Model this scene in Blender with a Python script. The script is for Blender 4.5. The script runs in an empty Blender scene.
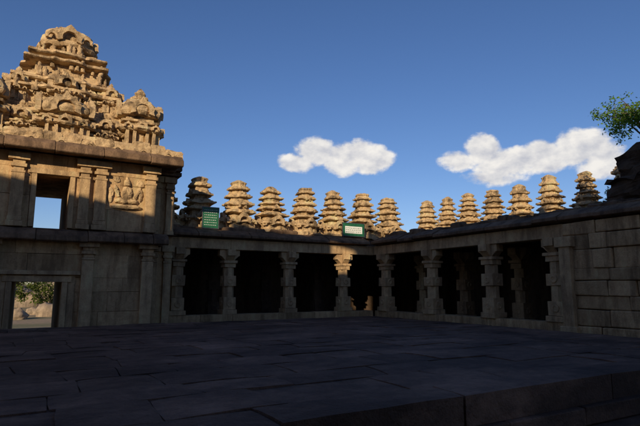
import bpy, math, random
from mathutils import Vector, noise, Matrix
R=random.Random(7)
D=bpy.data
scene=bpy.context.scene

# ------------------------------------------------------------- node helpers
class NT:
    def __init__(s,t): s.t=t
    def n(s,typ,**k):
        nd=s.t.nodes.new(typ)
        for a,b in k.items(): setattr(nd,a,b)
        return nd
    def l(s,a,b): s.t.links.new(a,b)
    def m(s,op,a,b=None,c=None,clamp=False):
        nd=s.t.nodes.new('ShaderNodeMath'); nd.operation=op; nd.use_clamp=clamp
        for i,v in enumerate((a,b,c)):
            if v is None: continue
            if isinstance(v,(int,float)): nd.inputs[i].default_value=v
            else: s.l(v,nd.inputs[i])
        return nd.outputs[0]
    def mapr(s,v,a,b,c,d,typ='LINEAR'):
        nd=s.t.nodes.new('ShaderNodeMapRange'); nd.interpolation_type=typ
        s.l(v,nd.inputs[0])
        for i,x in enumerate((a,b,c,d)): nd.inputs[i+1].default_value=x
        return nd.outputs[0]
    def noise(s,vec,scale,detail=6,rough=.6,dist=0):
        nd=s.t.nodes.new('ShaderNodeTexNoise'); s.l(vec,nd.inputs['Vector'])
        nd.inputs['Scale'].default_value=scale; nd.inputs['Detail'].default_value=detail
        nd.inputs['Roughness'].default_value=rough; nd.inputs['Distortion'].default_value=dist
        return nd.outputs[0]
    def mix(s,f,a,b,blend='MIX'):
        nd=s.t.nodes.new('ShaderNodeMix'); nd.data_type='RGBA'; nd.blend_type=blend
        for i,v in ((0,f),(6,a),(7,b)):
            if isinstance(v,(int,float)): nd.inputs[i].default_value=v
            elif isinstance(v,tuple): nd.inputs[i].default_value=(*v,1)
            else: s.l(v,nd.inputs[i])
        return nd.outputs[2]
    def scalevec(s,vec,sc):
        nd=s.t.nodes.new('ShaderNodeMapping'); s.l(vec,nd.inputs[0]); nd.inputs['Scale'].default_value=sc
        return nd.outputs[0]

def stone(name,c1,c2,dark,stain=.5,bump=.5,island=.35,fine=1.0,rough=.92,streak=(2.6,2.6,.5),thr=.48,light=.35):
    m=D.materials.new(name); m.use_nodes=True; t=NT(m.node_tree); t.t.nodes.clear()
    out=t.n('ShaderNodeOutputMaterial'); p=t.n('ShaderNodeBsdfPrincipled'); t.l(p.outputs[0],out.inputs[0])
    tc=t.n('ShaderNodeTexCoord').outputs['Object']; g=t.n('ShaderNodeNewGeometry')
    med=t.noise(tc,4.5*fine,5,.68); fin=t.noise(tc,26*fine,3,.75)
    col=t.mix(t.mapr(med,.34,.66,0,1),c1,c2)
    st=t.noise(t.scalevec(tc,streak),1.0,5,.68)
    col=t.mix(t.mapr(st,thr,thr+.13,0,stain),col,dark)
    col=t.mix(t.mapr(fin,.54,.68,0,.5*stain+.1),col,dark)
    col=t.mix(t.mapr(st,.44,.34,0,light),col,tuple(min(.62,x*1.4) for x in c1))
    v=t.m('ADD',1-island/2,t.m('MULTIPLY',g.outputs['Random Per Island'],island))
    hsv=t.n('ShaderNodeHueSaturation'); t.l(col,hsv.inputs['Color']); t.l(v,hsv.inputs['Value'])
    t.l(hsv.outputs[0],p.inputs['Base Color']); p.inputs['Roughness'].default_value=rough
    p.inputs['Specular IOR Level'].default_value=.2
    h=t.m('ADD',t.m('MULTIPLY',med,.6),t.m('MULTIPLY',fin,.3))
    b=t.n('ShaderNodeBump'); b.inputs['Strength'].default_value=bump; b.inputs['Distance'].default_value=.09
    t.l(h,b.inputs['Height']); t.l(b.outputs[0],p.inputs['Normal'])
    return m
M_LIT=stone('weathered_plaster_stone',(.58,.405,.225),(.42,.275,.145),(.085,.055,.033),.75,.85,.25,streak=(2.2,2.2,1.0),thr=.49)
M_TUR=stone('turret_stone',(.58,.41,.23),(.41,.275,.15),(.07,.048,.03),.85,.9,.1,streak=(1.9,1.9,1.3),thr=.50,light=.5)
M_WALL=stone('granite_wall',(.54,.355,.185),(.40,.25,.125),(.13,.075,.038),.6,.6,.4)
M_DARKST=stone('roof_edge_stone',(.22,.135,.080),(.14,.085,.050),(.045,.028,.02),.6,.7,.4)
M_PIL=stone('pillar_stone',(.56,.375,.20),(.40,.26,.135),(.14,.085,.05),.55,.55,.1)
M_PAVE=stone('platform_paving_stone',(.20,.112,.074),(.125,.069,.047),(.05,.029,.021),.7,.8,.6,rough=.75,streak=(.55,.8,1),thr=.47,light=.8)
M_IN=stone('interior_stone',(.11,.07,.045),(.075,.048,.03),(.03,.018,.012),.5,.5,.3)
M_ROCK=stone('boulder_rock',(.36,.27,.19),(.27,.2,.14),(.1,.08,.06),.5,.6,.1)
M_SHRINE=stone('ruin_brick',(.10,.065,.042),(.07,.045,.03),(.03,.018,.013),.5,.9,.2)

def plain(name,col,rough=.6,var=.15,scale=8,metal=0):
    m=D.materials.new(name); m.use_nodes=True; t=NT(m.node_tree); p=t.t.nodes['Principled BSDF']
    tc=t.n('ShaderNodeTexCoord').outputs['Object']
    n=t.noise(tc,scale,4,.7)
    c=t.mix(t.mapr(n,.35,.65,0,1),tuple(x*(1-var) for x in col),tuple(x*(1+var) for x in col))
    t.l(c,p.inputs['Base Color']); p.inputs['Roughness'].default_value=rough; p.inputs['Metallic'].default_value=metal
    return m
M_GREEN=plain('green_enamel',(.015,.11,.05),.5,.25)
M_WHITE=plain('sign_white_paint',(.70,.70,.66),.5,.1)
M_STEEL=plain('sign_post_steel',(.12,.12,.12),.5,.3,20,.6)
M_BARK=plain('bark',(.12,.085,.06),.9,.4,15)

def leafmat(name,c1,c2):
    m=D.materials.new(name); m.use_nodes=True; t=NT(m.node_tree); t.t.nodes.clear()
    out=t.n('ShaderNodeOutputMaterial'); g=t.n('ShaderNodeNewGeometry')
    col=t.mix(g.outputs['Random Per Island'],c1,c2)
    d=t.n('ShaderNodeBsdfDiffuse'); tr=t.n('ShaderNodeBsdfTranslucent'); t.l(col,d.inputs[0]); t.l(col,tr.inputs[0])
    a=t.n('ShaderNodeMixShader'); a.inputs[0].default_value=.4; t.l(d.outputs[0],a.inputs[1]); t.l(tr.outputs[0],a.inputs[2])
    t.l(a.outputs[0],out.inputs[0]); return m
M_LEAF=leafmat('leaf_green',(.06,.14,.02),(.16,.27,.04))
M_LEAF2=leafmat('dry_shrub_leaf',(.05,.08,.015),(.14,.16,.04))

def groundmat():
    m=D.materials.new('ground_dry_earth'); m.use_nodes=True; t=NT(m.node_tree); p=t.t.nodes['Principled BSDF']
    tc=t.n('ShaderNodeTexCoord').outputs['Object']
    a=t.noise(tc,.12,5,.6); b=t.noise(tc,3,6,.7)
    c=t.mix(t.mapr(b,.3,.7,0,1),(.20,.14,.085),(.30,.22,.14))
    c=t.mix(t.mapr(a,.45,.6,0,.8),c,(.09,.10,.035))
    t.l(c,p.inputs['Base Color']); p.inputs['Roughness'].default_value=.95
    bp=t.n('ShaderNodeBump'); bp.inputs['Distance'].default_value=.06; t.l(b,bp.inputs['Height']); t.l(bp.outputs[0],p.inputs['Normal'])
    return m
M_GROUND=groundmat()

# ------------------------------------------------------------- mesh helpers
class B:
    def __init__(s): s.v=[]; s.f=[]
    def box(s,x0,x1,y0,y1,z0,z1,j=0.,top=None):
        i=len(s.v); tx,ty=(top or (0,0))
        for (x,y,z) in ((x0,y0,z0),(x1,y0,z0),(x1,y1,z0),(x0,y1,z0),(x0+tx,y0+ty,z1),(x1-tx,y0+ty,z1),(x1-tx,y1-ty,z1),(x0+tx,y1-ty,z1)):
            s.v.append((x+R.uniform(-j,j),y+R.uniform(-j,j),z+R.uniform(-j,j)))
        for f in ((0,3,2,1),(4,5,6,7),(0,1,5,4),(1,2,6,5),(2,3,7,6),(3,0,4,7)): s.f.append(tuple(i+k for k in f))
    def prism(s,pts,a,b,axis='x'):
        i=len(s.v); n=len(pts)
        for c in (a,b):
            for p,q in pts: s.v.append((c,p,q) if axis=='x' else (p,c,q))
        s.f.append(tuple(i+k for k in range(n))); s.f.append(tuple(i+n+k for k in reversed(range(n))))
        for k in range(n):
            k2=(k+1)%n; s.f.append((i+k,i+k2,i+n+k2,i+n+k))
    def stack(s,cx,cy,prof,n=8,power=None,proj=0.,amp=.03,freq=3.,sub=.07,seed=0,rot=0.,erode=0.,lean=(0,0)):
        P=[]
        for a,b in zip(prof[:-1],prof[1:]):
            L=max(abs(b[0]-a[0]),abs(b[1]-a[1])); k=max(1,int(L/sub))
            for q in range(k): P.append([a[c]+(b[c]-a[c])*q/k for c in range(3)])
        P.append(list(prof[-1]))
        plan=[]
        for side in range(4):
            for q in range(n):
                t=-1+2*q/n
                pr=proj if abs(t)<.34 else 0
                if power:
                    ang=side*math.pi/2+(t*math.pi/4); c,sn=math.cos(ang),math.sin(ang)
                    r=(abs(c)**power+abs(sn)**power)**(-1/power); plan.append((c*r+(pr*c),sn*r+(pr*sn)))
                else:
                    o=1+pr
                    plan.append([(o,t),(-t,o),(-o,-t),(t,-o)][side])
        N=len(plan); i=len(s.v); off=Vector((seed*7.3,seed*3.1,seed*1.7)); cr,sr=math.cos(rot),math.sin(rot)
        z00=prof[0][0]
        for z,hx,hy in P:
            for px,py in plan:
                x=px*hx; y=py*hy
                x,y=x*cr-y*sr,x*sr+y*cr
                v=Vector((cx+x+lean[0]*(z-z00),cy+y+lean[1]*(z-z00),z)); nv=noise.noise_vector(v*freq+off)*amp+noise.noise_vector(v*freq*3+off)*amp*.6
                if erode:
                    e=max(0,noise.noise(v*1.3+off)-.12)*erode+max(0,noise.noise(v*3.1+off)-.25)*erode*.7
                    nv+=Vector((-x,-y,-.4*max(hx,hy)))*e
                s.v.append(tuple(v+nv))
        for r in range(len(P)-1):
            for k in range(N):
                k2=(k+1)%N; s.f.append((i+r*N+k,i+r*N+k2,i+(r+1)*N+k2,i+(r+1)*N+k))
        s.f.append(tuple(i+(len(P)-1)*N+k for k in range(N)))
        s.f.append(tuple(i+k for k in reversed(range(N))))
    def arch(s,c,nx,r,thick=.12,w=.35,seg=12,seed=0):
        dx,dy=nx; tx,ty=-dy,dx; i=len(s.v)
        a0=-.35; a1=math.pi+.35
        for k in range(seg+1):
            a=a0+(a1-a0)*k/seg; 
            lob=1+.07*math.cos(k*3.1)
            if k==seg//2: lob=1.25
            for rr,dep in ((r*lob,0),(r*lob,thick),(r*(1-w),thick*1.0),(r*(1-w),0)):
                h=math.cos(a)*rr; z=math.sin(a)*rr
                nn=noise.noise((c[0]*5+k+seed,z*9,h*7))*.03*r*3
                s.v.append((c[0]+tx*h+dx*(dep+nn),c[1]+ty*h+dy*(dep+nn),c[2]+z+nn*.5))
        for k in range(seg):
            for q in range(4):
                q2=(q+1)%4; s.f.append((i+k*4+q,i+k*4+q2,i+(k+1)*4+q2,i+(k+1)*4+q))
        s.f.append((i,i+3,i+2,i+1)); e=i+seg*4; s.f.append((e,e+1,e+2,e+3))
    def obj(s,name,mat,parent=None,bevel=0,smooth=False,seg=2):
        me=D.meshes.new(name); me.from_pydata(s.v,[],s.f); me.update(); me.materials.append(mat)
        import bmesh
        bm=bmesh.new(); bm.from_mesh(me); bmesh.ops.recalc_face_normals(bm,faces=bm.faces); bm.to_mesh(me); bm.free()
        if smooth:
            for p in me.polygons: p.use_smooth=True
        o=D.objects.new(name,me); scene.collection.objects.link(o)
        if bevel:
            bv=o.modifiers.new('bevel','BEVEL'); bv.width=bevel; bv.segments=seg; bv.limit_method='ANGLE'
        if parent: o.parent=parent
        return o
def empty(name):
    o=D.objects.new(name,None); scene.collection.objects.link(o); o.empty_display_size=.3; return o

def blocks(b,axis,plane,a0,a1,z0,z1,depth,course=(.35,.55),length=(.6,1.5),prot=.03,gap=.004,j=.006):
    z=z0
    while z<z1-.02:
        h=R.uniform(*course)
        if z+h>z1-.2: h=z1-z
        a=a0
        while a<a1-.01:
            l=R.uniform(*length)
            if a+l>a1-.35: l=a1-a
            p=R.uniform(0,prot)
            if axis=='x': b.box(a+gap,a+l-gap,plane-p,plane+depth,z+gap,z+h-gap,j)
            else: b.box(plane-p,plane+depth,a+gap,a+l-gap,z+gap,z+h-gap,j)
            a+=l
        z+=h

GZ=-.9
# ------------------------------------------------------------- ground
b=B(); ext=[-1800,-700,-300,-140]+[-100+i*4 for i in range(51)]+[140,300,700,1800]
N=len(ext)
for yy in ext:
    for xx in ext:
        r=math.hypot(xx-8,yy-10)
        z=GZ+ (0 if r<42 else noise.noise((xx*.03,yy*.03,0))*min(1,(r-42)/60)*2.0+ (max(0,r-300)*.03 if r<2600 else 0)*(.5+.5*noise.noise((xx*.002,yy*.002,3))))
        b.v.append((xx,yy,z))
for i in range(N-1):
    for j in range(N-1): b.f.append((i*N+j,i*N+j+1,(i+1)*N+j+1,(i+1)*N+j))
b.obj('ground',M_GROUND,smooth=True)

# ------------------------------------------------------------- platform
plat=empty('stone_platform')
X0,X1,Y0,Y1=-9.,12.,3.85,16.5
def slab(b,cx0,cx1,cy0,cy1,z,g,sk0,sk1):
    """worn paving slab: skewed, slightly dished, with chipped corners"""
    i=len(b.v)
    nx=5; ny=4
    tilt=(R.uniform(-.006,.006),R.uniform(-.006,.006))
    for jy in range(ny):
        for ix in range(nx):
            u=ix/(nx-1); v=jy/(ny-1)
            x0=cx0+g+sk0*(v-.5); x1=cx1-g+sk1*(v-.5)
            x=x0+(x1-x0)*u; y=cy0+g+(cy1-cy0-2*g)*v
            edge=(ix in(0,nx-1))+(jy in(0,ny-1))
            if edge and ix not in (0,nx-1): y+=R.uniform(-.008,.008)
            if edge and jy not in (0,ny-1): x+=R.uniform(-.010,.010)
            zz=z+tilt[0]*(u-.5)*2+tilt[1]*(v-.5)*2+noise.noise((x*1.3,y*1.3,2))*.012-(.005 if edge==1 else .012 if edge==2 else 0)
            if edge==2: x+=(.5-u)*R.uniform(0,.03); y+=(.5-v)*R.uniform(0,.03)
            b.v.append((x,y,zz))
    n=nx*ny
    for q in range(n):
        x,y,zz=b.v[i+q]; b.v.append((x,y,-.3))
    for jy in range(ny-1):
        for ix in range(nx-1):
            a=i+jy*nx+ix; b.f.append((a,a+1,a+nx+1,a+nx))
    ring=[ix for ix in range(nx)]+[jy*nx+nx-1 for jy in range(1,ny)]+[(ny-1)*nx+ix for ix in range(nx-2,-1,-1)]+[jy*nx for jy in range(ny-2,0,-1)]
    for q in range(len(ring)):
        a,c=ring[q],ring[(q+1)%len(ring)]
        b.f.append((i+a,i+n+a,i+n+c,i+c))
b=B(); y=Y0
first=True
while y<Y1-.05:
    w=R.uniform(.5,.95)
    if first: w=.62
    if y+w>Y1-.45: w=Y1-y
    x=X0; sk=0
    while x<X1-.05:
        l=R.uniform(.6,1.7)
        if first: l=R.uniform(1.6,2.6)
        if x+l>X1-.6: l=X1-x; sk1=0
        else: sk1=R.uniform(-.10,.10)
        dz=R.uniform(-.008,.006)
        if R.random()<.08: dz-=.015
        slab(b,x,x+l,y,y+w,dz+(.010 if first else 0),R.uniform(.002,.006),sk,sk1); sk=sk1
        x+=l
    y+=w; first=False
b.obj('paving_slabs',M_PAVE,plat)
b=B()
b.box(X0+.1,X1-.1,Y0+.12,Y1-.1,GZ-.1,-.03)
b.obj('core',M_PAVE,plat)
b=B()
x=X0
while x<X1-.1:
    l=min(R.uniform(1.2,2.2),X1-x)
    if X1-x-l<.5: l=X1-x
    b.box(x+.006,x+l-.006,Y0-.28,Y0+.1,GZ-.05,-.52,.01)
    b.box(x+.006,x+l-.006,Y0-.08,Y0+.1,-.515,-.305,.01)
    b.box(x+.006,x+l-.006,Y1-.09,Y1+.12,GZ-.05,-.31,.01)
    x+=l
y=Y0
while y<Y1-.1:
    l=R.uniform(1.2,2.2)
    if Y1-y-l<.5: l=Y1-y
    b.box(X1-.09,X1+.12,y+.006,y+l-.006,GZ-.05,-.31,.01)
    y+=l
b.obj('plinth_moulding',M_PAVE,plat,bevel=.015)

# ------------------------------------------------------------- pillars
def pillar(b,cx,cy,z0,z1,w=.42,seed=0,ax='x'):
    H=z1-z0; h=w/2
    def sq(za,zb,k,j=.010): b.box(cx-h*k,cx+h*k,cy-h*k,cy+h*k,za,zb,j)
    def octa(za,zb,k0,k1,n=8):
        i=len(b.v)
        for z,k in ((za,k0),(zb,k1)):
            for q in range(n):
                a=2*math.pi*(q+.5)/n; b.v.append((cx+math.cos(a)*h*k*1.06,cy+math.sin(a)*h*k*1.06,z))
        for q in range(n): b.f.append((i+q,i+(q+1)%n,i+n+(q+1)%n,i+n+q))
        b.f.append(tuple(i+n+q for q in range(n)))
    z=lambda f:z0+H*f
    v=R.uniform(-.02,.02)
    sq(z(0),z(.07),1.36); sq(z(.071),z(.25+v),1.12)
    octa(z(.25+v),z(.43),1.0,.97); sq(z(.431),z(.58+v),1.12)
    octa(z(.58+v),z(.72),.97,.95); sq(z(.721),z(.79),1.05)
    for zz,k in ((.16,1.12),(.51,1.12)):
        for dx,dy in ((0,-1),(-1,0)):
            i=len(b.v); n=10; r=h*.6; X=cx+dx*(h*k); Y=cy+dy*(h*k)
            for dep,rs in ((-.01,1),(.022,.92),(.03,.5),(.014,.42)):
                for q in range(n):
                    a=2*math.pi*q/n; c,sn=math.cos(a)*r*rs,math.sin(a)*r*rs
                    b.v.append((X+dx*dep+(c if dx==0 else 0),Y+dy*dep+(c if dy==0 else 0),z(zz)+sn))
            for rr in range(3):
                for q in range(n): b.f.append((i+rr*n+q,i+rr*n+(q+1)%n,i+(rr+1)*n+(q+1)%n,i+(rr+1)*n+q))
            b.f.append(tuple(i+3*n+q for q in range(n)))
    sq(z(.791),z(.83),1.3); 
    r=w*.95; d=w*.42
    za,zb,zc=z(.831),z(.905),z(1)
    prof=[(-d,za),(d,za),(r*.85,zb-.02),(r,zb),(r,zc),(-r,zc),(-r,zb),(-r*.85,zb-.02)]
    b.prism([(cx+p,q) for p,q in prof],cy-d*.9,cy+d*.9,'y')
    b.prism([(cy+p*.95,q-.003) for p,q in prof],cx-d*.88,cx+d*.88,'x')

# ------------------------------------------------------------- turrets
def turret(b,cx,cy,z0,z1,w,seed,face):
    H=z1-z0; r=R.uniform(.94,1.05)
    z=lambda f:z0+H*f; k=w/2*r
    pr=[(z(0),k*1.08,k*1.08),(z(.06),k*1.08,k*1.08),(z(.065),k*.88,k*.88),(z(.16),k*.86,k*.86),(z(.165),k*1.0,k*1.0),(z(.18),k*1.10,k*1.10),(z(.215),k*1.04,k*1.04),(z(.23),k*.78,k*.78),(z(.30),k*.72,k*.72)]
    plates=R.choice([4,5,5])
    base={5:[.92,.84,.76,.68,.58],4:[.92,.83,.73,.61]}[plates]
    zz=.30; tot=.60; hh=[R.uniform(.85,1.2) for _ in range(plates)]; sc=tot/sum(hh)
    for q in range(plates):
        kk=base[q]*k*R.uniform(.94,1.05); h=hh[q]*sc
        nk=kk*R.uniform(.66,.76)
        pr+= [(z(zz+.004),nk*1.02,nk*1.02),(z(zz+h*.28),nk,nk),(z(zz+h*.30),kk*.98,kk*.98),(z(zz+h*.36),kk*1.05,kk*1.05),(z(zz+h*.56),kk*1.04,kk*1.04),(z(zz+h*.60),kk*.90,kk*.90),(z(zz+h*.76),kk*.86,kk*.86),(z(zz+h*.79),nk,nk),(z(zz+h*.98),nk*.95,nk*.95)]
        zz+=h
    tp=R.random()
    if tp<.5: pr+=[(z(zz+.012),k*.40,k*.40),(z(zz+.04),k*.45,k*.45),(z(zz+.07),k*.30,k*.30),(z(1.0),k*.10,k*.10)]
    elif tp<.85: pr+=[(z(zz+.012),k*.46,k*.46),(z(zz+.045),k*.40,k*.40)]
    else: pr+=[(z(zz+.012),k*.36,k*.36),(z(zz+.035),k*.20,k*.20)]
    b.stack(cx,cy,pr,n=8,power=9,proj=.10,amp=.028,freq=4.2,sub=.05,seed=seed,erode=.42,rot=R.uniform(-.09,.09),lean=(R.uniform(-.02,.02),R.uniform(-.02,.02)))
    for fx,fy in face:
        tx,ty=-fy,fx
        b.arch((cx+fx*k*.92,cy+fy*k*.92,z(.19)),(fx,fy),k*.46,.16,.42,10,seed)
        for q in (-1,1): b.arch((cx+fx*k*.86+tx*q*k*.66,cy+fy*k*.86+ty*q*k*.66,z(.16)),(fx,fy),k*.24,.12,.42,8,seed+q)
        if R.random()<.8: b.arch((cx+fx*k*.62,cy+fy*k*.62,z(.47)),(fx,fy),k*.27,.14,.5,8,seed+1)
        if R.random()<.7: b.arch((cx+fx*k*.48,cy+fy*k*.48,z(.70)),(fx,fy),k*.19,.12,.5,8,seed+2)

TZ=5.85; RZ=3.4
# ------------------------------------------------------------- back gallery
XR=13.6; YB=18.8
FZ=-.2
gal=empty('pillared_gallery')
b=B()
for i,px in enumerate((4.85,6.88,9.58,12.35)): pillar(b,px,19.3,FZ+.28,2.62,.44,i)
b.obj('front_pillars',M_PIL,gal,bevel=.014)
b=B()
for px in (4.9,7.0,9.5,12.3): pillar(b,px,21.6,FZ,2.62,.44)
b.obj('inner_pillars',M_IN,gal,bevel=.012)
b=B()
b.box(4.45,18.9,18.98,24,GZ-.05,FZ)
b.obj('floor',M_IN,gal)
b=B()
blocks(b,'x',18.95,4.42,14.3,GZ-.05,FZ+.0,.3,(.3,.4),(.9,1.8))
blocks(b,'x',19.02,4.42,13.8,FZ+.004,FZ+.28,.5,(.28,.3),(1.1,2.0))
b.obj('plinth_blocks',M_WALL,gal,bevel=.012)
b=B()
xs=[4.42,6.88,9.58,12.35,14.0]
for a,c in zip(xs[:-1],xs[1:]): b.box(a+.004,c-.004,19.05,19.52,2.622,3.03,.006)
b.obj('beams',M_PIL,gal,bevel=.015)
def eave_x(b,a0,a1,y,seed=0):
    a=a0
    while a<a1-.02:
        l=R.uniform(.8,1.6)
        if a+l>a1-.5: l=a1-a
        dz=R.uniform(-.03,.02); dy=R.uniform(-.05,.04)
        pts=[(y+dy,3.10+dz),(y+dy,3.20+dz),(y+.45,3.42+dz),(y+.9,3.42+dz),(y+.9,3.035),(y+.5,3.035)]
        b.prism(pts,a+.005,a+l-.005,'x'); a+=l
b=B(); eave_x(b,3.4,13.55,YB)
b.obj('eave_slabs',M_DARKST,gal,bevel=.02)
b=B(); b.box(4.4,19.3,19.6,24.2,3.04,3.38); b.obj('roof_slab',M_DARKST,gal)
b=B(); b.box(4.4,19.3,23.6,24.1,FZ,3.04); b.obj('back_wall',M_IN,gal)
b=B()
a=4.6
while a<13.3:
    l=R.uniform(.25,.8); h=R.uniform(.05,.2)
    b.stack(a+l/2,19.75+R.uniform(-.1,.1),[(3.36,l/2,.2),(3.42+h*.7,l/2,.2),(3.42+h,l/2*.8,.14)],n=3,amp=.04,sub=.1,seed=a)
    a+=l*1.02
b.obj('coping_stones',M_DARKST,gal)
b=B()
a=4.45
while a<17.9:
    l=R.uniform(.5,.9)
    b.stack(a+l/2,20.5,[(3.37,l/2,.28),(3.56,l/2,.28),(3.57,l/2,.22),(3.84+R.uniform(-.05,.09),l/2,.22),(3.9,l/2,.26),(3.98,l/2*.9,.2)],n=4,amp=.035,sub=.09,seed=a)
    a+=l*.97
b.obj('parapet',M_LIT,gal)
for i in range(8):
    x=4.36+1.652*i+R.uniform(-.06,.06)
    b=B(); turret(b,x,20.5,3.5,TZ+R.uniform(-.12,.12)+.04,1.32,i+1,[(0,-1),(-1,0)])
    b.obj('parapet_turret_%d'%(i+1),M_TUR,gal)
b=B()
for i in range(8):
    x=5.19+1.652*i
    b.arch((x,20.28,3.74),(0,-1),.27,.14,.38,10,i)
    b.box(x-.13,x+.13,20.2,20.4,3.4,3.62,.02)
b.obj('parapet_arches',M_LIT,gal)

# ------------------------------------------------------------- right gallery
gal2=empty('pillared_gallery')
b=B()
for i,py in enumerate((18.35,15.3,12.3,9.72)): pillar(b,14.1,py,FZ+.28,2.62,.46,i)
b.obj('front_pillars',M_PIL,gal2,bevel=.014)
b=B()
for py in (18.2,15.6,12.75,9.4): pillar(b,16.2,py,FZ,2.62,.46)
b.obj('inner_pillars',M_PIL,gal2,bevel=.012)
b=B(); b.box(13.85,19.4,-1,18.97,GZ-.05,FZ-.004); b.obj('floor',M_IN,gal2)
b=B()
blocks(b,'y',13.78,9.3,18.9,GZ-.05,FZ-.0,.3,(.3,.4),(.9,1.8))
blocks(b,'y',13.86,9.3,18.95,FZ+.004,FZ+.28,.5,(.28,.3),(1.1,2.0))
b.obj('plinth_blocks',M_WALL,gal2,bevel=.012)
b=B()
ys=[9.3,12.3,15.3,18.35,19.0]
for a,c in zip(ys[:-1],ys[1:]): b.box(13.86,14.32,a+.004,c-.004,2.622,3.03,.006)
b.obj('beams',M_PIL,gal2,bevel=.015)
b=B(); a=-1
while a<18.8:
    l=R.uniform(.8,1.7)
    if a+l>18.4: l=18.82-a
    dz=R.uniform(-.035,.02); dx=R.uniform(-.06,.05); y=XR
    pts=[(y+dx,3.10+dz),(y+dx,3.21+dz),(y+.45,3.42+dz),(y+.9,3.42+dz),(y+.9,3.035),(y+.5,3.035)]
    b.prism(pts,a+.005,a+l-.005,'y'); a+=l
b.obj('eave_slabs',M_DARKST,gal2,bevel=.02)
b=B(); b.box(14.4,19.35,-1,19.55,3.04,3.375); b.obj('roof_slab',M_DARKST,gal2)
b=B(); b.box(18.7,19.4,-1,23.55,FZ,3.03); b.obj('back_wall',M_IN,gal2)
b=B(); b.box(14.2,18.65,8.6,9.2,FZ,3.03); b.obj('cross_wall',M_IN,gal2)
b=B()
blocks(b,'y',13.82,-1,9.28,GZ-.05,3.02,.5,(.26,.62),(.5,1.7),.12,.006,.018)
b.obj('solid_wall_blocks',M_WALL,gal2,bevel=.03)
b=B()
b.box(13.62,14.2,8.98,9.34,FZ,2.6,.01); b.box(13.56,14.2,8.9,9.42,2.3,2.6,.01); b.box(13.56,14.2,8.9,9.42,FZ-.1,FZ+.2,.01)
b.obj('wall_pilaster',M_PIL,gal2,bevel=.015)
b=B(); a=-1
while a<18.6:
    l=R.uniform(.25,.9); h=R.uniform(.04,.24)
    b.stack(14.45+R.uniform(-.12,.12),a+l/2,[(3.36,.22,l/2),(3.42+h*.7,.22,l/2),(3.42+h,.15,l/2*.8)],n=3,amp=.05,sub=.1,seed=a)
    a+=l*1.02
b.obj('coping_stones',M_DARKST,gal2)
b=B(); a=2.
while a<21.:
    l=R.uniform(.5,.9)
    b.stack(19.0,a+l/2,[(3.37,.28,l/2),(3.9,.24,l/2),(4.0,.2,l/2*.9)],n=4,amp=.035,sub=.1,seed=a+50)
    a+=l*.97
b.obj('parapet',M_LIT,gal2)
for i in range(12):
    y=20.9-1.54*i
    b=B(); turret(b,19.0,y,3.6,TZ+R.uniform(-.14,.12),1.10,i+31,[(-1,0),(0,-1)])
    b.obj('parapet_turret_%d'%(i+1),M_TUR,gal2)

# ------------------------------------------------------------- gateway tower (left)
gt=empty('temple_gateway_tower')
YG=17.5; YE=23.
gx0,gx1=-3.1,3.55
b=B()
I=.2
b.box(gx0,-.46,YG+I,YE,GZ-.05,2.6); b.box(.86,gx1-.01,YG+I,YE,GZ-.05,2.6); b.box(-.459,.859,YG+I,YE,1.45,2.598)
b.box(gx0,gx1-.01,YG+I-.05,YE,2.601,2.94)
b.box(gx0,-.05,YG+I,YE,2.941,5.3); b.box(.88,gx1-.01,YG+I,YE,2.941,5.3); b.box(-.049,.879,YG+I,YE,4.76,5.298)
b.obj('core_masonry',M_WALL,gt)
b=B()
for (a,c,z0,z1) in ((gx0,-.62,GZ,1.42),(1.02,gx1,GZ,1.42),(gx0,gx1,1.422,2.6)):
    blocks(b,'x',YG,a,c,z0,z1,I+.02,(.5,.9),(.8,1.7),.03,.002)
for (a,c,z0,z1) in ((gx0,-.2,2.95,4.8),(1.02,gx1,2.95,4.8),(gx0,gx1,4.802,5.28)):
    blocks(b,'x',YG+.02,a,c,z0,z1,I,(.55,1.0),(.8,1.7),.03,.002)
b.obj('facing_blocks',M_WALL,gt,bevel=.008)
b=B()
b.box(-.62,-.46,YG-.09,YG+.5,GZ,1.28,.006); b.box(.86,1.02,YG-.09,YG+.5,GZ,1.28,.006); b.box(-.72,1.12,YG-.10,YG+.5,1.283,1.47,.006)
b.box(-.82,-.625,YG-.05,YG+.2,GZ,1.5,.006); b.box(1.025,1.22,YG-.05,YG+.2,GZ,1.5,.006)
b.box(-.95,1.35,YG-.16,YG+.2,1.503,1.62,.01)
b.box(-.2,-.05,YG-.05,YG+.4,2.96,4.62,.006); b.box(.88,1.02,YG-.05,YG+.4,2.96,4.62,.006); b.box(-.3,1.12,YG-.07,YG+.4,4.623,4.79,.006)
b.obj('door_and_window_frames',M_PIL,gt,bevel=.012)
b=B()
def pilaster(x,w,y,z0,z1,p=.16):
    h=w/2
    b.box(x-h*1.3,x+h*1.3,y-p*1.25,y+.1,z0,z0+.16,.008); b.box(x-h*1.12,x+h*1.12,y-p*1.1,y+.1,z0+.162,z0+.3,.008)
    b.box(x-h,x+h,y-p,y+.1,z0+.302,z1-.62,.008)
    b.box(x-h*1.12,x+h*1.12,y-p*1.12,y+.1,z1-.618,z1-.55,.006); b.box(x-h*.85,x+h*.85,y-p*.9,y+.1,z1-.548,z1-.44,.006)
    b.box(x-h*1.25,x+h*1.25,y-p*1.25,y+.1,z1-.438,z1-.34,.006)
    b.box(x-h*1.0,x+h*1.0,y-p,y+.1,z1-.338,z1-.22,.006); b.box(x-h*1.7,x+h*1.7,y-p*1.5,y+.1,z1-.218,z1,.01)
for x,w in ((-2.85,.36),(-1.9,.3),(-1.05,.3),(1.55,.34),(3.36,.36)): pilaster(x,w,YG,GZ+.3,2.6)
for x,w in ((-2.85,.34),(-1.7,.3),(-.55,.34),(1.3,.3),(1.78,.34),(3.36,.34)): pilaster(x,w,YG+.02,2.95,5.2)
b.obj('pilasters',M_PIL,gt,bevel=.012)
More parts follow.
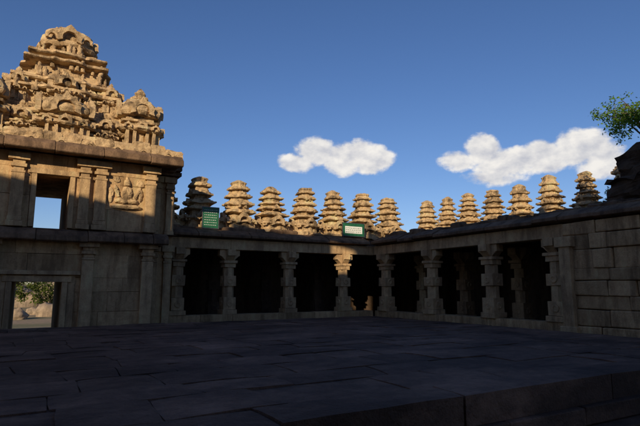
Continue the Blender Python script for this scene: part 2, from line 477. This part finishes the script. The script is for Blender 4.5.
b=B(); yy=YG-.03
def lump(x,z,hx,hz,seed,dep=.11,rot=0):
    b.stack(x,yy+.04,[(z-hz,hx*.5,dep*.4),(z-hz*.7,hx*.9,dep*.8),(z,hx,dep),(z+hz*.7,hx*.8,dep*.8),(z+hz,hx*.35,dep*.3)],n=4,power=2.3,amp=.04,freq=6,sub=.05,seed=seed,lean=(rot,0))
lump(2.62,4.26,.19,.24,1); lump(2.60,4.60,.115,.13,2,.14); lump(2.60,4.74,.07,.09,12,.10)
lump(2.36,4.28,.07,.22,3,.1,-.35); lump(2.88,4.28,.07,.22,4,.1,.35)
lump(2.44,3.98,.22,.09,5,.15); lump(2.80,3.97,.22,.09,6,.14)
lump(2.62,3.78,.50,.08,7,.16); lump(2.10,4.15,.09,.26,8,.08); lump(3.02,4.62,.12,.12,9,.08); lump(2.25,4.7,.1,.1,10,.07); lump(3.05,4.2,.07,.2,11,.07)
b.obj('carved_relief',M_LIT,gt)
b=B()
b.box(gx1+.003,4.38,18.3,22.9,GZ,5.15)
b.obj('side_bay',M_WALL,gt)
b=B(); 
for x in (3.72,4.2): pilaster(x,.26,18.3,2.95,5.1,.12)
for x in (3.72,4.2): pilaster(x,.26,18.3,GZ+.2,2.6,.12)
b.obj('side_bay_pilasters',M_PIL,gt,bevel=.01)
b=B()
b.box(gx0-.2,gx1+.1,YG-.2,YG+.1,GZ-.05,GZ+.28,.01)
b.obj('base_course',M_WALL,gt,bevel=.02)
def cornice(b,x0,x1,yf,yb,z0,z1,ov,mat=None):
    a=x0-ov
    while a<x1+ov-.02:
        l=R.uniform(.8,1.5)
        if a+l>x1+ov-.45: l=x1+ov-a
        dz=R.uniform(-.02,.02); H=z1-z0; y=yf-ov+R.uniform(-.04,.03)
        pts=[(yf,z0),(y+.08,z0-.10+dz),(y,z0-.06+dz),(y+.02,z0+H*.3+dz),(y+ov*.35,z0+H*.75+dz),(yf,z1+dz*.3),(yf+.3,z1+dz*.3),(yf+.3,z0)]
        b.prism(pts,a+.004,a+l-.004,'x'); a+=l
    pts=[(x1-.3,z0),(x1,z0),(x1+ov-.08,z0-.098),(x1+ov-.01,z0-.06),(x1+ov-.02,z0+(z1-z0)*.3),(x1+ov*.6,z0+(z1-z0)*.72),(x1,z1-.01),(x1-.3,z1-.01)]
    b.prism(pts,yf+.31,yb,'y')
b=B(); cornice(b,gx0,gx1,YG,YE,2.62,2.93,.42)
cornice(b,gx0,gx1,YG,YE,5.32,5.72,.74)
b.obj('cornices',M_DARKST,gt,bevel=.025)
b=B(); b.box(gx0+.1,4.5,YG+.305,YE,5.303,5.70); b.box(gx0+.1,4.4,YG+.25,YE,2.945,2.96)
b.box(3.3,4.55,18.05,22.9,5.16,5.29)
b.obj('upper_deck',M_DARKST,gt)
b=B()
a=gx0
while a<gx1+.3:
    l=R.uniform(.35,.7); 
    b.stack(a+l/2,YG+.12,[(5.6,l/2,.28),(5.88,l/2,.26),(5.9,l/2,.2),(6.02+R.uniform(-.07,.07),l/2*.9,.15)],n=3,amp=.05,sub=.09,seed=a+9)
    a+=l
for k in range(9):
    b.arch((gx0+.35+k*.82,YG-.42,5.55),(0,-1),.17,.1,.4,10,k)
b.obj('cornice_top_course',M_LIT,gt)

TX,TY=.6,20.0
b=B()
def tier(z0,z1,hx,hy,seed,ledge=.16,nl=2,proj=.10,amp=.035,er=.10):
    H=z1-z0; pr=[(z0,hx,hy),(z0+H*.10,hx,hy),(z0+H*.12,hx-.14,hy-.14),(z0+H*.48,hx-.16,hy-.16)]
    zz=z0+H*.48; h=H*.52/nl
    for q in range(nl):
        o=ledge*(1-.5*q)
        pr+=[(zz+.01,hx-.05+o,hy-.05+o),(zz+h*.12,hx+o,hy+o),(zz+h*.38,hx-.02+o,hy-.02+o),(zz+h*.46,hx-.16+o*.4,hy-.16+o*.4),(zz+h*.50,hx-.26,hy-.26),(zz+h*.98,hx-.27,hy-.27)]
        zz+=h
    b.stack(TX,TY,pr,n=18,proj=proj,amp=amp,freq=2.6,sub=.08,seed=seed,erode=er)
tier(5.65,7.2,2.2,1.75,1,.15,2)
tier(7.15,8.45,1.62,1.35,2,.15,2)
tier(8.4,9.55,1.18,1.0,3,.19,2)
b.obj('tower_tiers',M_LIT,gt)
b=B()
b.stack(TX,TY,[(9.5,.66,.6),(9.74,.64,.58),(9.75,.90,.78),(9.84,.96,.84),(9.96,.92,.8),(9.97,.78,.68),(10.12,.84,.72),(10.34,.80,.66),(10.5,.62,.5),(10.62,.42,.34),(10.66,.2,.2)],n=10,power=5,proj=.07,amp=.06,freq=3,sub=.06,seed=8,erode=.3)
b.arch((TX,TY-.8,10.02),(0,-1),.40,.16,.4,14,3)
b.arch((TX-.56,TY-.76,9.98),(0,-1),.2,.14,.4,10,4); b.arch((TX+.56,TY-.76,9.98),(0,-1),.2,.14,.4,10,5)
b.arch((TX+.86,TY,10.05),(1,0),.33,.14,.4,12,6)
for k in range(4): b.stack(TX-.42+k*.28,TY,[(10.45,.07,.07),(10.62,.10,.10),(10.74+R.uniform(-.12,.06),.03,.03)],n=3,power=2.2,amp=.03,sub=.05,seed=k)
b.obj('crowning_dome',M_LIT,gt)
def aedicule(cx,cy,z0,z1,w,seed,finial=True,d=None):
    H=z1-z0; k=w/2; d=(d or w)/2
    z=lambda f:z0+H*f
    q=lambda f,a:(z(f),k*a,d*a)
    pr=[q(0,1.0),q(.06,1.0),q(.065,.85),q(.12,.85),q(.125,.66),q(.32,.64),q(.325,.95),q(.35,1.06),q(.39,1.02),q(.40,.74),q(.445,.72),q(.45,.88),q(.48,.90),q(.485,.66),q(.55,.64),q(.555,.84),q(.60,.92),q(.68,.86),q(.75,.70),q(.80,.5),q(.805,.28)]
    if finial: pr+=[q(.83,.36),q(.86,.36),q(.88,.18),q(.92,.24),q(.96,.16),q(1,.04)]
    else: pr+=[q(.85,.2)]
    b.stack(cx,cy,pr,n=8,power=9,proj=.14,amp=.045,freq=3.2,sub=.055,seed=seed,erode=.24)
    for fx,fy in ((0,-1),(1,0),(-1,0)):
        kk=k if fx else d; tx,ty=-fy,fx; kt=d if fx else k
        b.arch((cx+fx*kk*.84,cy+fy*kk*.84,z(.60)),(fx,fy),w*.27,.16,.42,12,seed)
        b.arch((cx+fx*kk*.95,cy+fy*kk*.95,z(.37)),(fx,fy),w*.13,.12,.45,8,seed+3)
        for q_ in (-1,1): b.arch((cx+fx*kk*.95+tx*q_*kt*.62,cy+fy*kk*.95+ty*q_*kt*.62,z(.36)),(fx,fy),w*.09,.12,.45,8,seed+3)
    for t in (-.6,-.28,.28,.6): b.box(cx+t*k-.05,cx+t*k+.05,cy-d*.90,cy-d*.6,z(.12),z(.325),.012)
    for t in (-.6,0,.6): b.box(cx+k*.6,cx+k*.9,cy+t*d-.05,cy+t*d+.05,z(.12),z(.325),.012)
b=B()
aedicule(3.0,18.45,5.7,8.35,1.5,11)
aedicule(-1.8,18.45,5.7,8.35,1.5,12)
aedicule(3.0,21.6,5.7,8.3,1.5,13)
aedicule(-1.8,21.6,5.7,8.3,1.5,14)
aedicule(.6,18.2,5.7,7.75,1.7,15,False,1.1)
aedicule(1.85,18.3,5.7,7.2,.72,16)
aedicule(-.65,18.3,5.7,7.2,.72,17)
aedicule(2.05,18.95,7.15,8.55,.72,18)
aedicule(-.85,18.95,7.15,8.55,.72,19)
aedicule(.6,18.75,7.2,8.6,1.0,20,False,.8)
aedicule(1.35,18.9,7.2,8.3,.5,21); aedicule(-.15,18.9,7.2,8.3,.5,22)
b.obj('aedicules',M_TUR,gt)
b=B()
for k in range(80):
    lv=R.choice([(5.9,2.5,2.0),(7.2,1.75,1.4),(8.45,1.3,1.1),(9.5,.85,.75),(6.45,2.15,1.75),(7.75,1.55,1.35),(8.85,1.15,1.0)])
    x=TX+R.uniform(-1,1)*lv[1]; y=TY-lv[2]-R.uniform(-.05,.12); s=R.uniform(.04,.10)
    if R.random()<.3: x=TX+lv[1]; y=TY+R.uniform(-1,1)*lv[2]
    b.stack(x,y,[(lv[0]-.08,s,s),(lv[0]+s*1.2,s*.8,s*.8),(lv[0]+s*2.4,s*1.05,s*.8),(lv[0]+s*2.6,s*.5,s*.5),(lv[0]+s*3.4,s*.6,s*.6),(lv[0]+s*3.9,s*.2,s*.2)],n=3,power=2.5,amp=.03,freq=6,sub=.06,seed=k)
b.obj('stucco_figures',M_LIT,gt)

ww=empty('compound_wall')
b=B(); blocks(b,'x',19.2,-14,gx0-.01,GZ-.05,3.0,.6,(.4,.6),(.8,1.7),.04); b.obj('wall_blocks',M_WALL,ww,bevel=.015)
b=B(); eave_x(b,-14,gx0-.02,18.9); b.obj('coping',M_DARKST,ww,bevel=.02)

# ------------------------------------------------------------- ruined rooftop shrine + tree
sh=empty('ruined_rooftop_shrine')
b=B()
b.stack(16.3,7.35,[(3.36,1.25,1.35),(3.7,1.3,1.4),(3.72,1.1,1.2),(4.3,1.12,1.2),(4.32,1.25,1.32),(4.45,1.2,1.25),(4.47,1.0,1.0),(5.0,.95,.95),(5.1,1.02,1.0),(5.25,.8,.75),(5.5,.5,.45)],n=12,amp=.17,freq=1.9,sub=.08,seed=5,erode=.4)
b.obj('brick_core',M_SHRINE,sh)
b=B()
for k in range(22):
    a=R.uniform(0,6.28); r=R.uniform(.9,1.6); s=R.uniform(.08,.26)
    b.stack(16.2+math.cos(a)*r,7.4+math.sin(a)*r*1.1,[(3.36,s,s*.8),(3.4+s,s*.9,s*.8),(3.4+s*1.4,s*.4,s*.4)],n=4,amp=.08,freq=4,sub=.08,seed=k+3,power=3)
b.obj('fallen_bricks',M_SHRINE,sh)

def limb(b,pts,r0,r1,seg=7):
    i=len(b.v); n=len(pts)
    for q,p in enumerate(pts):
        p=Vector(p); d=(Vector(pts[min(q+1,n-1)])-Vector(pts[max(q-1,0)])).normalized()
        u=d.orthogonal().normalized(); w=d.cross(u); r=r0+(r1-r0)*q/(n-1)
        for k in range(seg):
            a=2*math.pi*k/seg; b.v.append(tuple(p+(u*math.cos(a)+w*math.sin(a))*r))
    for q in range(n-1):
        for k in range(seg):
            k2=(k+1)%seg; b.f.append((i+q*seg+k,i+q*seg+k2,i+(q+1)*seg+k2,i+(q+1)*seg+k))
def leaf(b,p,s,rnd):
    d=Vector((rnd.uniform(-1,1),rnd.uniform(-1,1),rnd.uniform(-1,.5))).normalized(); u=d.orthogonal().normalized()
    u=Matrix.Rotation(rnd.uniform(0,6.28),3,d)@u; i=len(b.v)
    for q in (p,p+d*s*.5+u*s*.25,p+d*s,p+d*s*.5-u*s*.25): b.v.append(tuple(q))
    b.f.append((i,i+1,i+2,i+3))
def tree(name,base,H,rad,nl,leafsize,mat,seed,limbs=9,per=70):
    rr=random.Random(seed); e=empty(name); b=B(); lb=B(); base=Vector(base)
    top=base+Vector((rr.uniform(-.1,.1)*H,rr.uniform(-.1,.1)*H,H*.62))
    tr=[base+(top-base)*t+Vector((rr.uniform(-.03,.03)*H,rr.uniform(-.03,.03)*H,0))*(t>0) for t in (0,.25,.5,.75,1)]
    limb(b,tr,H*.035,H*.02)
    for k in range(limbs):
        st=tr[1]+(tr[4]-tr[1])*rr.uniform(.1,1); a=k*2.4+rr.uniform(-.4,.4)
        en=base+Vector((math.cos(a)*rad*rr.uniform(.5,1),math.sin(a)*rad*rr.uniform(.5,1),H*rr.uniform(.5,1.0)))
        mid=(st+en)/2+Vector((0,0,H*.07))
        pts=[st,(st+mid)/2+Vector((0,0,H*.03)),mid,(mid+en)/2+Vector((0,0,H*.03)),en]; limb(b,pts,H*.014,H*.004,5)
        for t in range(nl):
            c=pts[2+rr.randrange(3)]+Vector((rr.gauss(0,1),rr.gauss(0,1),rr.gauss(0,.7)))*rad*.2
            limb(b,[pts[3],(pts[3]+c)/2+Vector((0,0,.02)),c],H*.004,H*.002,4)
            dr=Vector((rr.uniform(-1,1),rr.uniform(-1,1),rr.uniform(-.9,.3))).normalized()*rad*.32
            for q in range(per):
                f=rr.random(); lb_p=c+dr*f+Vector((rr.gauss(0,1),rr.gauss(0,1),rr.gauss(0,1)))*rad*.05
                leaf(lb,lb_p,leafsize*rr.uniform(.6,1.2),rr)
    b.obj('trunk_and_limbs',M_BARK,e); lb.obj('foliage',mat,e)
    return e
tree('rooftop_tree',(15.75,7.75,5.0),2.0,1.15,9,.10,M_LEAF,4,14,28)
tree('rooftop_plant',(16.6,9.3,3.38),1.0,.35,4,.06,M_LEAF,9,5,16)

for k,(x,y,h,r) in enumerate(((-1.6,47,3.2,2.2),(1.9,52,2.6,2.3),(4.8,60,4.4,3),(-5,58,4.5,3),(.2,75,3,4),(-9,70,6,4),(9,75,5.5,4),(30,60,5,3.5),(-18,50,4,3))):
    tree('shrub_tree',(x,y,GZ-.2),h,r,7,.30,M_LEAF2,20+k,9,22)
for k,(x,y,s) in enumerate(((-.7,38,.7),(1.4,41,.9),(.4,44,.5),(-2.5,42,1.1),(3.2,46,1.2),(-1,60,2.2),(2,68,2.6))):
    b=B(); b.stack(x,y,[(GZ-.3,s,s*.8),(GZ+s*.4,s*1.05,s*.85),(GZ+s*.8,s*.8,s*.6),(GZ+s,s*.4,s*.3)],n=6,power=2.6,amp=.22*s,freq=1.1/s,sub=.12*s,seed=k+60)
    b.obj('boulder',M_ROCK,smooth=True)

# ------------------------------------------------------------- signs
def sign(x0,x1,y,z0,z1,kind):
    e=empty('information_sign')
    b=B(); b.box(x0,x1,y,y+.03,z0+.06,z1); b.obj('board',M_GREEN,e,bevel=.004)
    b=B(); t=.03
    b.box(x0-t,x0-.002,y-.012,y+.04,z0+.03,z1+t); b.box(x1+.002,x1+t,y-.012,y+.04,z0+.03,z1+t); b.box(x0,x1,y-.012,y+.04,z1+.002,z1+t); b.box(x0,x1,y-.012,y+.04,z0+.03,z0+.058)
    for x in (x0+.05,x1-.05): b.box(x-.02,x+.02,y+.045,y+.085,z0-.12,z1-.05)
    for x in (x0+.05,x1-.05): b.box(x-.02,x+.02,y+.09,y+.5,z0-.04,z0)
    b.obj('frame_and_posts',M_STEEL,e)
    b=B()
    if kind: b.box(x0+.12,x1-.12,y-.006,y-.002,z0+.18,z1-.14)
    rr=random.Random(3)
    if not kind:
        for r in range(7):
            zc=z1-.10-r*.10; x=x0+.06
            while x<x1-.1:
                l=rr.uniform(.02,.07); b.box(x,x+l,y-.006,y-.002,zc-.009,zc+.008); x+=l+.03
    b.obj('lettering',M_WHITE,e)
    if kind:
        b=B()
        for r in range(3):
            zc=z1-.22-r*.09; x=x0+.16
            while x<x1-.2:
                l=rr.uniform(.03,.1); b.box(x,x+l,y-.011,y-.0075,zc-.012,zc+.010); x+=l+.04
        b.obj('text_lines',M_GREEN,e)
sign(5.78,6.42,19.35,3.42,4.3,False)
sign(12.4,13.6,19.35,3.45,4.1,True)

# ------------------------------------------------------------- unseen shadow caster added behind the viewer, heights set the shadow line
th=empty('shadow_caster')
EL=math.radians(18); AZ=math.radians(42)
Lh=(math.sin(AZ),math.cos(AZ)); Uh=(Lh[1],-Lh[0])
def rb(b,u0,u1,s0,s1,z0,z1):
    i=len(b.v)
    for z in (z0,z1):
        for u,s in ((u0,s0),(u1,s0),(u1,s1),(u0,s1)): b.v.append((Uh[0]*u+Lh[0]*s,Uh[1]*u+Lh[1]*s,z))
    for f in ((0,3,2,1),(4,5,6,7),(0,1,5,4),(1,2,6,5),(2,3,7,6),(3,0,4,7)): b.f.append(tuple(i+k for k in f))
b=B()
rb(b,-17,14,-16,-6.0,GZ-.05,4.2); rb(b,-17.5,14.5,-16.5,-5.5,4.2,4.6)
rb(b,-16,-9.05,-13,-6.3,4.6,10.55)
rb(b,-9.05,-8,-13,-6.25,4.6,11.5)
rb(b,-8,-5,-12,-6.2,4.6,12.3)
rb(b,-2.8,5,-12,-6.3,4.6,13.9)
rb(b,5,12,-12,-6.2,4.6,13.3)
def screen(u0,u1,top,w0,w1,wz0,wz1):
    rb(b,u0,w0,-6.8,-6.2,4.6,top); rb(b,w1,u1,-6.8,-6.2,4.6,top); rb(b,w0,w1,-6.8,-6.2,4.6,wz0); rb(b,w0,w1,-6.8,-6.2,wz1,top)
screen(-5,-2.8,13.05,-4.1,-3.2,11.1,12.35)  # slot added so a sun patch reaches the pillar near the corner
b.obj('caster_masses',M_WALL,th)

# ------------------------------------------------------------- sun, world
L=Vector((Lh[0]*math.cos(EL),Lh[1]*math.cos(EL),-math.sin(EL)))
ld=D.lights.new('sun','SUN'); ld.energy=5; ld.angle=math.radians(.5); ld.color=(1,.83,.57)
lo=D.objects.new('sun',ld); lo.rotation_euler=L.to_track_quat('-Z','Y').to_euler(); lo.location=(-20,-20,20); scene.collection.objects.link(lo)

w=D.worlds.new('World'); scene.world=w; w.use_nodes=True; t=NT(w.node_tree); t.t.nodes.clear()
out=t.n('ShaderNodeOutputWorld'); sky=t.n('ShaderNodeTexSky'); sky.sky_type='NISHITA'; sky.sun_disc=False
sky.sun_elevation=EL; sky.sun_rotation=AZ+math.pi; sky.air_density=1.0; sky.dust_density=.2; sky.ozone_density=3.5
hs=t.n('ShaderNodeHueSaturation'); hs.inputs['Saturation'].default_value=1.09; t.l(sky.outputs[0],hs.inputs['Color'])
tint=t.mix(1.0,hs.outputs[0],(1.0,.93,1.08),'MULTIPLY')
bg=t.n('ShaderNodeBackground'); bg.inputs[1].default_value=.096; t.l(tint,bg.inputs[0])
tc=t.n('ShaderNodeTexCoord'); sp=t.n('ShaderNodeSeparateXYZ'); t.l(tc.outputs['Generated'],sp.inputs[0])
az=t.m('MULTIPLY',t.m('ARCTAN2',sp.outputs[0],sp.outputs[1]),57.29578); el=t.m('MULTIPLY',t.m('ARCSINE',sp.outputs[2]),57.29578)
def cvec(da,de):
    c=t.n('ShaderNodeCombineXYZ'); t.l(t.m('MULTIPLY',t.m('ADD',az,da),.36),c.inputs[0]); t.l(t.m('MULTIPLY',t.m('ADD',el,de),.50),c.inputs[1]); return c.outputs[0]
n0=t.noise(cvec(0,0),1.0,7,.58,.1); n1=t.noise(cvec(-.5,.8),1.0,5,.52,.1)
puffs=[(27.4,14.3,2.6,1.2,1),(29.6,15.5,2.8,1.9,1.2),(33,14.8,3.4,2.0,1.4),(36,14.7,2.9,2.0,1.3),(35,16.0,1.8,1.3,1),
 (46,14.1,2.8,1.2,.95),(48.5,15.0,2.4,1.9,1.2),(51.4,13.4,4.0,1.8,1.4),(54.9,13.6,3.3,1.9,1.4),(58.2,14.2,3.3,2.2,1.4),(60.2,12.8,2.8,2.1,1.2),(50,11.9,3.4,1.1,.9),
 (12.6,9.0,2.0,1.2,.6)]
f=None
for a,e,wa,ha,k in puffs:
    q=t.m('ADD',t.m('POWER',t.m('ABSOLUTE',t.m('DIVIDE',t.m('SUBTRACT',az,a),wa)),2),t.m('POWER',t.m('ABSOLUTE',t.m('DIVIDE',t.m('SUBTRACT',el,e),ha)),2))
    g=t.m('MULTIPLY',t.m('SUBTRACT',1.0,q),k)
    g=t.m('MAXIMUM',g,-2.0)
    f=g if f is None else t.m('MAXIMUM',f,g)
dens=t.mapr(t.m('ADD',f,t.m('MULTIPLY',t.m('SUBTRACT',n0,.5),2.7)),-.05,.75,0,1,'SMOOTHSTEP')
shade=t.m('ADD',.66,t.m('MULTIPLY',t.m('SUBTRACT',n0,n1),2.0),clamp=True)
cc=t.mix(shade,(.50,.52,.60),(1.0,.96,.90))
bg2=t.n('ShaderNodeBackground'); t.l(cc,bg2.inputs[0]); bg2.inputs[1].default_value=.93
mx=t.n('ShaderNodeMixShader'); t.l(t.m('MULTIPLY',dens,.96),mx.inputs[0]); t.l(bg.outputs[0],mx.inputs[1]); t.l(bg2.outputs[0],mx.inputs[2]); t.l(mx.outputs[0],out.inputs[0])

# ------------------------------------------------------------- camera
cd=D.cameras.new('camera'); cd.lens=28; cd.sensor_width=36; cd.clip_end=6000
co=D.objects.new('camera',cd); co.location=(0,0,1.1); co.rotation_euler=(math.radians(90+8.57),0,math.radians(-30)); scene.collection.objects.link(co)
scene.camera=co
scene.view_settings.view_transform='Standard'; scene.view_settings.look='None'; scene.view_settings.exposure=0
